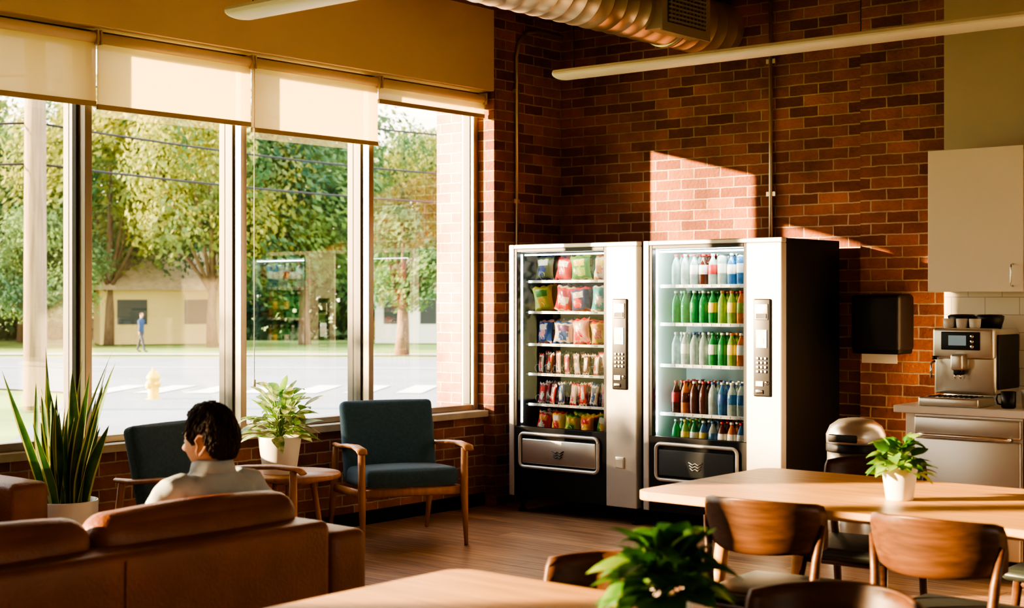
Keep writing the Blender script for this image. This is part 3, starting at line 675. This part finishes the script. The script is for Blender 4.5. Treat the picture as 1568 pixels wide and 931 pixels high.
q.add(vs,fs,M_shirt)
for s in(-1,1):
    q.tube([(s*.10,.04,.86),(s*.165,.04,.838),(s*.205,.035,.79),(s*.235,.02,.70),(s*.25,-.01,.61),(s*.235,-.07,.575),(s*.20,-.17,.585),(s*.165,-.27,.60)],[.05,.062,.062,.054,.048,.047,.041,.034],M_shirt,16)
o=remeshed(q,'shirt',.007,e,M_shirt,6)
# cloth folds down the back and sleeves
me=o.data; cs=[v.co.copy() for v in me.vertices]; ns=[v.normal.copy() for v in me.vertices]; flat=[]
for c,nv in zip(cs,ns):
    f=.0045*math.sin(c.z*55+math.sin(c.x*14)*2.2+c.y*18+noise.noise(c*9)*5)+.004*noise.noise(c*16)
    k=min(1,max(0,(.90-c.z)/.08)); c2=c+nv*f*k; flat+= [c2.x,c2.y,c2.z]
me.vertices.foreach_set('co',flat); me.update()
q=MB()
vs,fs=ellring([(0,-.13,.40,.14,.12),(0,-.14,.46,.175,.14),(0,-.12,.52,.165,.12),(0,-.1,.55,.15,.11)]); q.add(vs,fs,M_trouser)
for s in(-1,1):
    q.tube([(s*.085,-.12,.485),(s*.095,-.3,.495),(s*.115,-.5,.50),(s*.12,-.60,.495),(s*.12,-.635,.44),(s*.12,-.64,.3),(s*.12,-.645,.10)],[.09,.083,.072,.064,.06,.058,.048],M_trouser,16)
remeshed(q,'trousers',.008,e,M_trouser,6)
for s in(-1,1):
    q=MB(); q.tube([(s*.12,-.60,.05),(s*.125,-.66,.06),(s*.13,-.76,.045),(s*.135,-.84,.035)],[(.035,.04),(.045,.05),(.046,.038),(.03,.025)],M_shoe,14); q.bb((s*.13-.042,-.86,.0),(s*.13+.042,-.60,.02),M_shoe)
    remeshed(q,'shoe_left' if s>0 else 'shoe_right',.006,e,M_shoe,3)
for s in(-1,1):
    q=MB(); wx,wy,wz=s*.163,-.265,.602
    q.tube([(wx,wy+.02,wz),(wx,wy-.02,wz),(wx-s*.008,wy-.06,wz-.004),(wx-s*.012,wy-.10,wz-.010)],[(.025,.019),(.028,.018),(.040,.015),(.040,.012)],M_skin,14)
    for k,(ox,L) in enumerate(((-.030,.060),(-.010,.074),(.010,.080),(.030,.070))):
        fx=wx-s*.012-s*(-ox); bx=Vector((fx,wy-.095,wz-.010)); sp=ox*.25
        q.tube([bx,bx+Vector((-s*-sp*.4,-L*.42,-.004)),bx+Vector((-s*-sp*.7,-L*.75,-.018)),bx+Vector((-s*-sp,-L*.96,-.036))],[.0098,.0092,.0085,.0065],M_skin,10)
    tb=Vector((wx-s*.022,wy-.035,wz-.004)); q.tube([tb,tb+Vector((-s*.026,-.026,-.004)),tb+Vector((-s*.040,-.052,-.010)),tb+Vector((-s*.045,-.073,-.018))],[.014,.0115,.010,.007],M_skin,10)
    remeshed(q,'hand_left' if s>0 else 'hand_right',.0025,e,M_skin,3)
def headp(n):
    x,y,z=n; px,py,pz=.074*x,.095*y,.118*z
    if z<0:
        px*=1-.30*(-z)**1.4
        if y>0: py*=1-.32*(-z); 
        else: py*=1-.10*(-z)
    G=lambda a,b,s1,s2:math.exp(-((x-a)/s1)**2-((z-b)/s2)**2)
    if y<0:
        py-=.024*G(0,-.20,.10,.13); py-=.014*G(0,-.06,.08,.2)
        py-=.006*(G(.3,.2,.22,.07)+G(-.3,.2,.22,.07)); py+=.010*(G(.32,.04,.16,.10)+G(-.32,.04,.16,.10))
        py-=.007*G(0,-.47,.16,.05); py-=.006*G(0,-.58,.15,.05); py+=.004*G(0,-.525,.16,.02)
        py-=.014*G(0,-.82,.3,.14); 
        py-=.004*(G(.42,-.2,.15,.2)+G(-.42,-.2,.15,.2))
    return Vector((px,py,pz))
Hm=Matrix.Translation((0,.035,1.0))@Matrix.Rotation(math.radians(14),4,'Z')@Matrix.Rotation(math.radians(3),4,'X')
U,V=96,72
def sph(fn,m_fn,q,M):
    vs=[];fs=[];ms=[]
    for j in range(V+1):
        ph=-math.pi/2+math.pi*j/V
        for i in range(U):
            th=2*math.pi*i/U; n=(math.cos(ph)*math.cos(th),math.cos(ph)*math.sin(th),math.sin(ph)); vs.append(fn(n))
    for j in range(V):
        for i in range(U):
            a=j*U+i; b=j*U+(i+1)%U; fs.append((a,b,b+U,a+U))
            ph=-math.pi/2+math.pi*(j+.5)/V; th=2*math.pi*(i+.5)/U
            ms.append(m_fn((math.cos(ph)*math.cos(th),math.cos(ph)*math.sin(th),math.sin(ph))))
    q.add(vs,fs,ms,True,M)
q=MB(); sph(headp,lambda n: M_lip if (n[1]<0 and abs(n[0])<.22 and -.6<n[2]<-.44) else M_skin,q,Hm)
q.tube([(0,.05,.86),(0,.05,.91),(0,.045,.95),(0,.04,.99)],[.062,.056,.054,.055],M_skin,20)
for s in(-1,1):
    ear=[(0,0,-.032),(0,-.006,-.018),(0,.0,.0),(0,-.008,.02),(0,.004,.034),(0,.022,.034),(0,.031,.018),(0,.028,-.002),(0,.016,-.02),(0,.004,-.032)]
    Me=Hm@Matrix.Translation((s*.0765,.006,-.008))@Matrix.Rotation(s*math.radians(22),4,'Z')
    q.tube([(s*.006+a,b,c) for a,b,c in ear],[.005,.004,.004,.004,.006,.007,.0065,.006,.006,.006],M_skin,8,M=Me)
    q.rb((s*.002,.012,.004),(.008,.03,.052),M_skin,.0039,M=Me)
    ey=Hm@Matrix.Translation((s*.026,-.079,.006)); q.lathe([(0,-.012),(.008,-.009),(.0115,-.003),(.0115,.003),(.008,.009),(0,.012)],M_eye,seg=14,M=ey)
    q.lathe([(.0001,-.0005),(.0048,0),(.0001,.002)],M_iris,seg=12,M=Hm@Matrix.Translation((s*.026,-.0908,.006))@Matrix.Rotation(P/2,4,'X'))
    q.tube([(s*.010,-.094,.028),(s*.026,-.096,.033),(s*.042,-.086,.029)],[.003,.004,.002],M_hair,6,M=Hm)
q.obj('head',e)
def hmask(n):
    x,y,z=n
    pts=[(-1,.60),(-.75,.58),(-.55,.50),(-.42,.10),(-.25,-.12),(-.08,-.10),(.02,.16),(.22,.14),(.34,-.25),(.55,-.50),(1,-.58)]
    yy=y/max(.2,math.sqrt(max(1e-6,x*x+y*y))); lim=pts[-1][1]
    for k in range(len(pts)-1):
        if pts[k][0]<=yy<=pts[k+1][0]:
            t=(yy-pts[k][0])/(pts[k+1][0]-pts[k][0]); lim=pts[k][1]*(1-t)+pts[k+1][1]*t; break
    return max(0,min(1,(z-lim)/.16))
def hairp(n):
    p=headp((n[0],max(n[1],-.98),n[2])); k=hmask(n); nv=Vector(n)
    s_=k*k*(3-2*k)
    wave=.5+.5*math.sin(p.x*120+noise.noise(p*30)*4+p.z*35)
    off=-.006+s_*(.017+.009*max(0,n[2])+.0045*wave*(.4+n[2]*.6 if n[2]>0 else .3)+.005*noise.noise(p*60))
    return p+nv*off
q=MB(); sph(hairp,lambda n:M_hair,q,Hm); 
rh=random.Random(11)
for i in range(1400):
    th=rh.uniform(0,6.283); zz=rh.uniform(-.5,.99); c=math.sqrt(1-zz*zz); n=(c*math.cos(th),c*math.sin(th),zz)
    if hmask(n)<.75: continue
    cr=Vector((.1,.35,.93)).normalized(); nv=Vector(n); t=(nv-cr); t=t-nv*t.dot(nv)
    if t.length<1e-3: continue
    t.normalize(); t=(t+nv.cross(t)*rh.uniform(-.5,.5)).normalized(); pts=[]
    for j in range(4):
        m_=(nv+t*(.10*j)).normalized(); 
        if hmask(m_)<.3: break
        pts.append(Vector(hairp(m_))+m_*(.0025*math.sin(math.pi*j/3)+.0003))
    if len(pts)>=3: q.tube(pts,[.0020,.0024,.0018,.0005][:len(pts)],M_hair,5,M=Hm)
q.obj('hair',e)
q=MB(); pts=[]; vs=[];fs=[]; n=28
for k in range(n+1):
    a=-P/2+.30+(2*P-.6)*k/n
    front=max(0,-math.sin(a))
    for (r,dz) in((.060,.0),(.064,.038),(.070,.036),(.082,-.004-.02*front)):
        vs.append((r*math.cos(a),.043+r*math.sin(a)*1.02,.905+dz-.02*front))
for k in range(n):
    for j in range(3): a=k*4+j; fs.append((a,a+1,a+5,a+4))
q.add(vs,fs,M_shirt,True); o=q.obj('shirt_collar',e); sd=o.modifiers.new('s','SOLIDIFY'); sd.thickness=.003

# ---------------------------------------------------------------- exterior
GZ=-.15
def G(l,z,h=0): x,y=W2(l,z); return (x,y,GZ+h)
q=MB(); q.add([(-300,-300,GZ-.03),(300,-300,GZ-.03),(300,300,GZ-.03),(-300,300,GZ-.03)],[(0,1,2,3)],M_grass); 
o=q.obj('ground')
def strip(name,pts,m,h):
    q=MB(); q.add([G(l,z,h) for l,z in pts],[tuple(range(len(pts)))],m); return q.obj(name)
strip('road',[(-60,36.5),(-14,29.5),(-7.6,25.5),(-4.8,12.5),(2.5,12.5),(3,20),(30,19),(40,38),(-80,42.5)],M_road,.0)
strip('sidewalk',[(-60,27),(-14,24.6),(-8.2,22.3),(-8.0,20.6),(-14,22.9),(-60,25.2)],M_walk,.0)
strip('sidewalk',[(-80,44.5),(40,40),(40,41.5),(-80,46)],M_walk,.0)
q=MB()
for k in range(9):
    l=-7.4+k*.9; q.add([G(l,25.2,.01),G(l+.45,25.1,.01),G(l+.65,27.3,.01),G(l+.2,27.4,.01)],[(0,1,2,3)],M_paint)
q.add([G(-60,38.2,.01),G(25,31.6,.01),G(25,31.8,.01),G(-60,38.4,.01)],[(0,1,2,3)],M_paint)
q.obj('crosswalk_markings')
def blobtree(seed,h,r,trunk,nleaf,ls,m):
    rn=random.Random(seed); q=MB()
    q.tube([(0,0,0),(.05,0,trunk*.5),(0,.05,trunk),(.1,0,h*.65)],[.22,.17,.14,.05],M_bark,8)
    blobs=[]
    for k in range(20):
        a=rn.uniform(0,6.28); t=rn.random(); rad=r*(.75*math.sin(math.pi*(.15+.8*t))**.7)*rn.uniform(.5,1)
        c=Vector((math.cos(a)*rad,math.sin(a)*rad,trunk*.95+(h-trunk)*(.1+.78*t))); blobs.append((c,r*rn.uniform(.24,.42)))
        if k<8: q.tube([(0,0,trunk*rn.uniform(.8,1)),tuple(c*.5+Vector((0,0,trunk*.4))),tuple(c)],[.08,.05,.02],M_bark,5)
    vs=[];fs=[]
    for k in range(nleaf):
        c,br=rn.choice(blobs); d=Vector((rn.gauss(0,1),rn.gauss(0,1),rn.gauss(0,1))).normalized(); p=c+d*br*rn.uniform(.55,1.15)
        nrm=(d+Vector((rn.gauss(0,.6),rn.gauss(0,.6),rn.gauss(0,.6)))).normalized(); a=nrm.orthogonal().normalized(); b=nrm.cross(a); s=ls*rn.uniform(.5,1.3)
        o_=len(vs); vs+=[p-a*s,p-b*s*.5,p+a*s,p+b*s*.5]; fs.append((o_,o_+1,o_+2,o_+3))
    q.add(vs,fs,m,False); return q
protos=[blobtree(1,9.5,4.2,2.2,15000,.13,L_tree),blobtree(2,8.0,3.8,2.0,13000,.13,L_tree2),blobtree(5,10.5,4.0,2.4,15000,.13,L_tree)]
pm=[]
for i,p in enumerate(protos):
    o=p.obj('deciduous_tree',loc=G(-14-4*i,51+3*i),recalc=False); pm.append(o.data)
def tree(l,z,k,s,rz):
    o=bpy.data.objects.new('deciduous_tree',pm[k]); bpy.context.scene.collection.objects.link(o); o.location=G(l,z); o.scale=(s,s,s*random.uniform(.9,1.1)); o.rotation_euler=(0,0,rz)
for(l,z,k,s)in((-10.0,49,0,.92),(-7.2,51,1,1.05),(-27,52,0,1.05),(-32,50,1,1.1),(-37,55,2,1.1),(-23,60,1,1.2),(-12,62,2,1.0),(-17,64,1,1.35),(-7.5,66,1,1.2),(-30,66,0,1.2),(-3.6,60,0,.8),(-20,50,1,.8),(-1.,72,1,1.1),(2,60,0,1),(6,55,1,1),(-44,58,0,1.2),(-5.0,74,2,.9),(-15,47,1,.62)):
    tree(l,z,k,s,random.uniform(0,6))
blobtree(9,4.3,1.5,1.5,3500,.10,L_tree2).obj('deciduous_tree',loc=G(-3.15,42),recalc=False)
# unseen young tree, added beside the building to dapple the low sun
blobtree(21,3.7,2.0,1.2,3600,.085,L_tree2).obj('deciduous_tree',loc=(-15.9,-1.5,GZ-.03),recalc=False)
q=MB(); vs=[];fs=[]; rn=random.Random(4)
for k in range(26000):
    l=rn.uniform(-48,14); z=rn.uniform(57,60); h=rn.uniform(0,3.4+math.sin(l*.8)*.6)
    x,y,zz=G(l,z,h); d=Vector((rn.gauss(0,1),rn.gauss(0,1),rn.gauss(0,1))).normalized(); a=d.orthogonal().normalized(); b=d.cross(a); p=Vector((x,y,zz)); s=rn.uniform(.14,.3)
    o_=len(vs); vs+=[p-a*s,p-b*s*.6,p+a*s,p+b*s*.6]; fs.append((o_,o_+1,o_+2,o_+3))
q.add(vs,fs,L_tree2); q.obj('hedge',recalc=False)
px_,pz_=-.3246*21.5,21.5
e=root('utility_pole',G(px_,pz_)); q=MB(); q.tube([(0,0,0),(0,0,5),(0,0,10)],[.17,.15,.12],M_pole,14); q.obj('pole',e)
q=MB(); q.rb((0,0,9.2),(2.2,.1,.12),M_pole,.01,M=Matrix.Rotation(TH-.5,4,'Z')); q.lathe([(.14,7.2),(.2,7.25),(.2,7.9),(.14,7.95)],M_galv,c=(.3,0,0),seg=14); q.obj('crossarm',e)
def sag(a,b,s,n=16): return [Vector(a).lerp(Vector(b),k/n)-Vector((0,0,s*4*(k/n)*(1-k/n))) for k in range(n+1)]
q=MB(); O=Vector(G(px_,pz_))
for(h0,h1,s)in((4.9,5.6,.5),(4.2,4.6,.4),(6.0,8.4,.6),(3.6,3.9,.3)):
    q.tube([p-O for p in sag(G(px_,pz_,h0),G(6,36,h1),s)],.018,M_black,5); q.tube([p-O for p in sag(G(px_,pz_,h0),G(-30,14,h0),s)],.018,M_black,5)
q.obj('power_lines',e)
e=root('fire_hydrant',G(-.2441*23.8,23.8,-.03)); M_hyd=mat('hydrant_yellow',(.85,.55,.05),.5); q=MB()
q.lathe([(.13,0),(.13,.03),(.09,.04),(.09,.35),(.115,.36),(.115,.39),(.09,.43),(.05,.48),(.025,.49),(.025,.53),(0,.53)],M_hyd,seg=18)
q.tube([(-.15,0,.28),(.15,0,.28)],.04,M_hyd,10); q.tube([(0,-.13,.25),(0,.1,.25)],.05,M_hyd,10); q.obj('body',e)
# distant walking child on the far sidewalk
e=root('pedestrian',G(-.2525*44.2,44.2),TH+1.2); e.scale=(.68,.68,.68); M_navy=mat('navy_jacket',(.03,.06,.16),.8)
q=MB(); vs,fs=ellring([(0,0,.84,.14,.10),(0,0,.95,.15,.105),(0,.0,1.1,.15,.10),(0,-.01,1.3,.18,.11),(0,-.01,1.42,.16,.09),(0,-.01,1.47,.08,.07),(0,-.01,1.51,.055,.055)]); q.add(vs,fs,M_navy)
for s in(-1,1):
    q.tube([(s*.13,-.01,1.42),(s*.20,0,1.36),(s*.23,s*.08,1.12),(s*.22,s*.05,.90)],[.05,.055,.045,.035],M_navy,10)
remeshed(q,'jacket',.012,e,M_navy,3)
q=MB(); vs,fs=ellring([(0,0,.78,.13,.10),(0,0,.88,.145,.105),(0,0,.94,.14,.10)]); q.add(vs,fs,M_trouser)
for s in(-1,1):
    q.tube([(s*.08,0,.86),(s*.09,s*.14,.50),(s*.09,s*.22+(.06 if s>0 else -.02),.08)],[.085,.062,.045],M_trouser,10); q.tube([(s*.09,s*.24,.06),(s*.09,s*.24-.10,.035),(s*.09,s*.24-.17,.03)],[.045,.045,.03],M_trouser,8)
remeshed(q,'trousers_and_shoes',.012,e,M_trouser,3)
q=MB(); q.lathe([(0,-.12),(.05,-.10),(.072,-.03),(.078,.03),(.06,.09),(0,.12)],M_skin,c=(0,-.02,1.63),seg=16); q.tube([(0,-.01,1.47),(0,-.01,1.56)],.05,M_skin,10)
q.lathe([(.082,0),(.083,.04),(.062,.10),(0,.128)],M_hair,c=(0,-.005,1.635),seg=16)
for s in(-1,1):
    q.tube([(s*.22,s*.05,.91),(s*.22,s*.04,.83)],[.028,.03],M_skin,8)
    for k in range(4): q.tube([(s*.22,s*.04+(k-1.5)*.014,.84),(s*.215,s*.04+(k-1.5)*.014,.77)],[.008,.006],M_skin,5)
    q.tube([(s*.22,s*.04-.02,.87),(s*.215,s*.04-.045,.82)],[.009,.007],M_skin,5)
q.rb((0,-.10,1.62),(.018,.03,.03),M_skin,.008); q.obj('head_and_hands',e)
def house(name,l,z,w,d,h,roof,cm,rm,rz):
    e=root(name,G(l,z),rz); q=MB(); q.bb((-w/2,-d/2,0),(w/2,d/2,h),cm)
    for k in range(2): q.bb((-w/2+w*(k+.25)/2,-d/2-.03,h*.35),(-w/2+w*(k+.25)/2+w*.22,-d/2,h*.78),M_dark)
    q.obj('siding',e); q=MB(); o_=.3
    q.add([(-w/2-o_,-d/2-o_,h-.1),(w/2+o_,-d/2-o_,h-.1),(w/2+o_,d/2+o_,h-.1),(-w/2-o_,d/2+o_,h-.1),(-w/2-o_,0,h+roof),(w/2+o_,0,h+roof)],[(0,1,5,4),(2,3,4,5),(0,4,3),(1,2,5),(0,3,2,1)],rm); q.obj('roof',e)
M_tan=mat('house_tan',(.66,.50,.24),.8); M_roof=mat('shingles',(.50,.38,.22),.9,var=.2); M_hw=mat('house_white',(.75,.74,.7),.8)
house('house',-12.6,53,4.6,3,2.0,1.3,M_tan,M_roof,TH+.35); house('house',-3.6,54,2.6,3,2.0,1.1,M_hw,M_roof,TH)

# ---------------------------------------------------------------- lights / world / camera
sd=Vector((1.06,1.0,-.276)).normalized()
L=bpy.data.lights.new('sun_light','SUN'); L.energy=25; L.color=(1,.69,.38); L.angle=math.radians(.9)
o=bpy.data.objects.new('sun_light',L); bpy.context.scene.collection.objects.link(o); o.rotation_euler=sd.to_track_quat('-Z','Y').to_euler(); o.location=(-12,-6,5)
w=bpy.data.worlds.new('world'); bpy.context.scene.world=w; w.use_nodes=True; nt=w.node_tree; bg=nt.nodes['Background']
tc=N(nt,'ShaderNodeTexCoord'); sp=N(nt,'ShaderNodeSeparateXYZ'); nt.links.new(tc.outputs['Generated'],sp.inputs[0])
r=N(nt,'ShaderNodeValToRGB'); r.color_ramp.elements[0].position=0; r.color_ramp.elements[0].color=(1,.87,.66,1); r.color_ramp.elements[1].position=.7; r.color_ramp.elements[1].color=(.76,.80,.84,1)
nt.links.new(sp.outputs[2],r.inputs[0]); nt.links.new(r.outputs[0],bg.inputs[0]); bg.inputs[1].default_value=3.5
cam=bpy.data.cameras.new('camera'); co=bpy.data.objects.new('camera',cam); bpy.context.scene.collection.objects.link(co)
ZM,CX,CY=1,784,465.5   # zoom/centre: full frame
co.location=(0,0,1.5); co.rotation_euler=(math.pi/2,0,TH); cam.sensor_width=36; cam.lens=2249/1568*36*ZM; cam.shift_x=ZM*(CX-784)/1568; cam.shift_y=-ZM*(CY-455)/1568; cam.clip_end=600
cam.dof.use_dof=True; cam.dof.focus_distance=8.6; cam.dof.aperture_fstop=3.5*ZM
bpy.context.scene.camera=co
vsn=bpy.context.scene.view_settings
vsn.view_transform='AgX'
try: vsn.look='AgX - High Contrast'
except Exception: pass
vsn.exposure=0.72
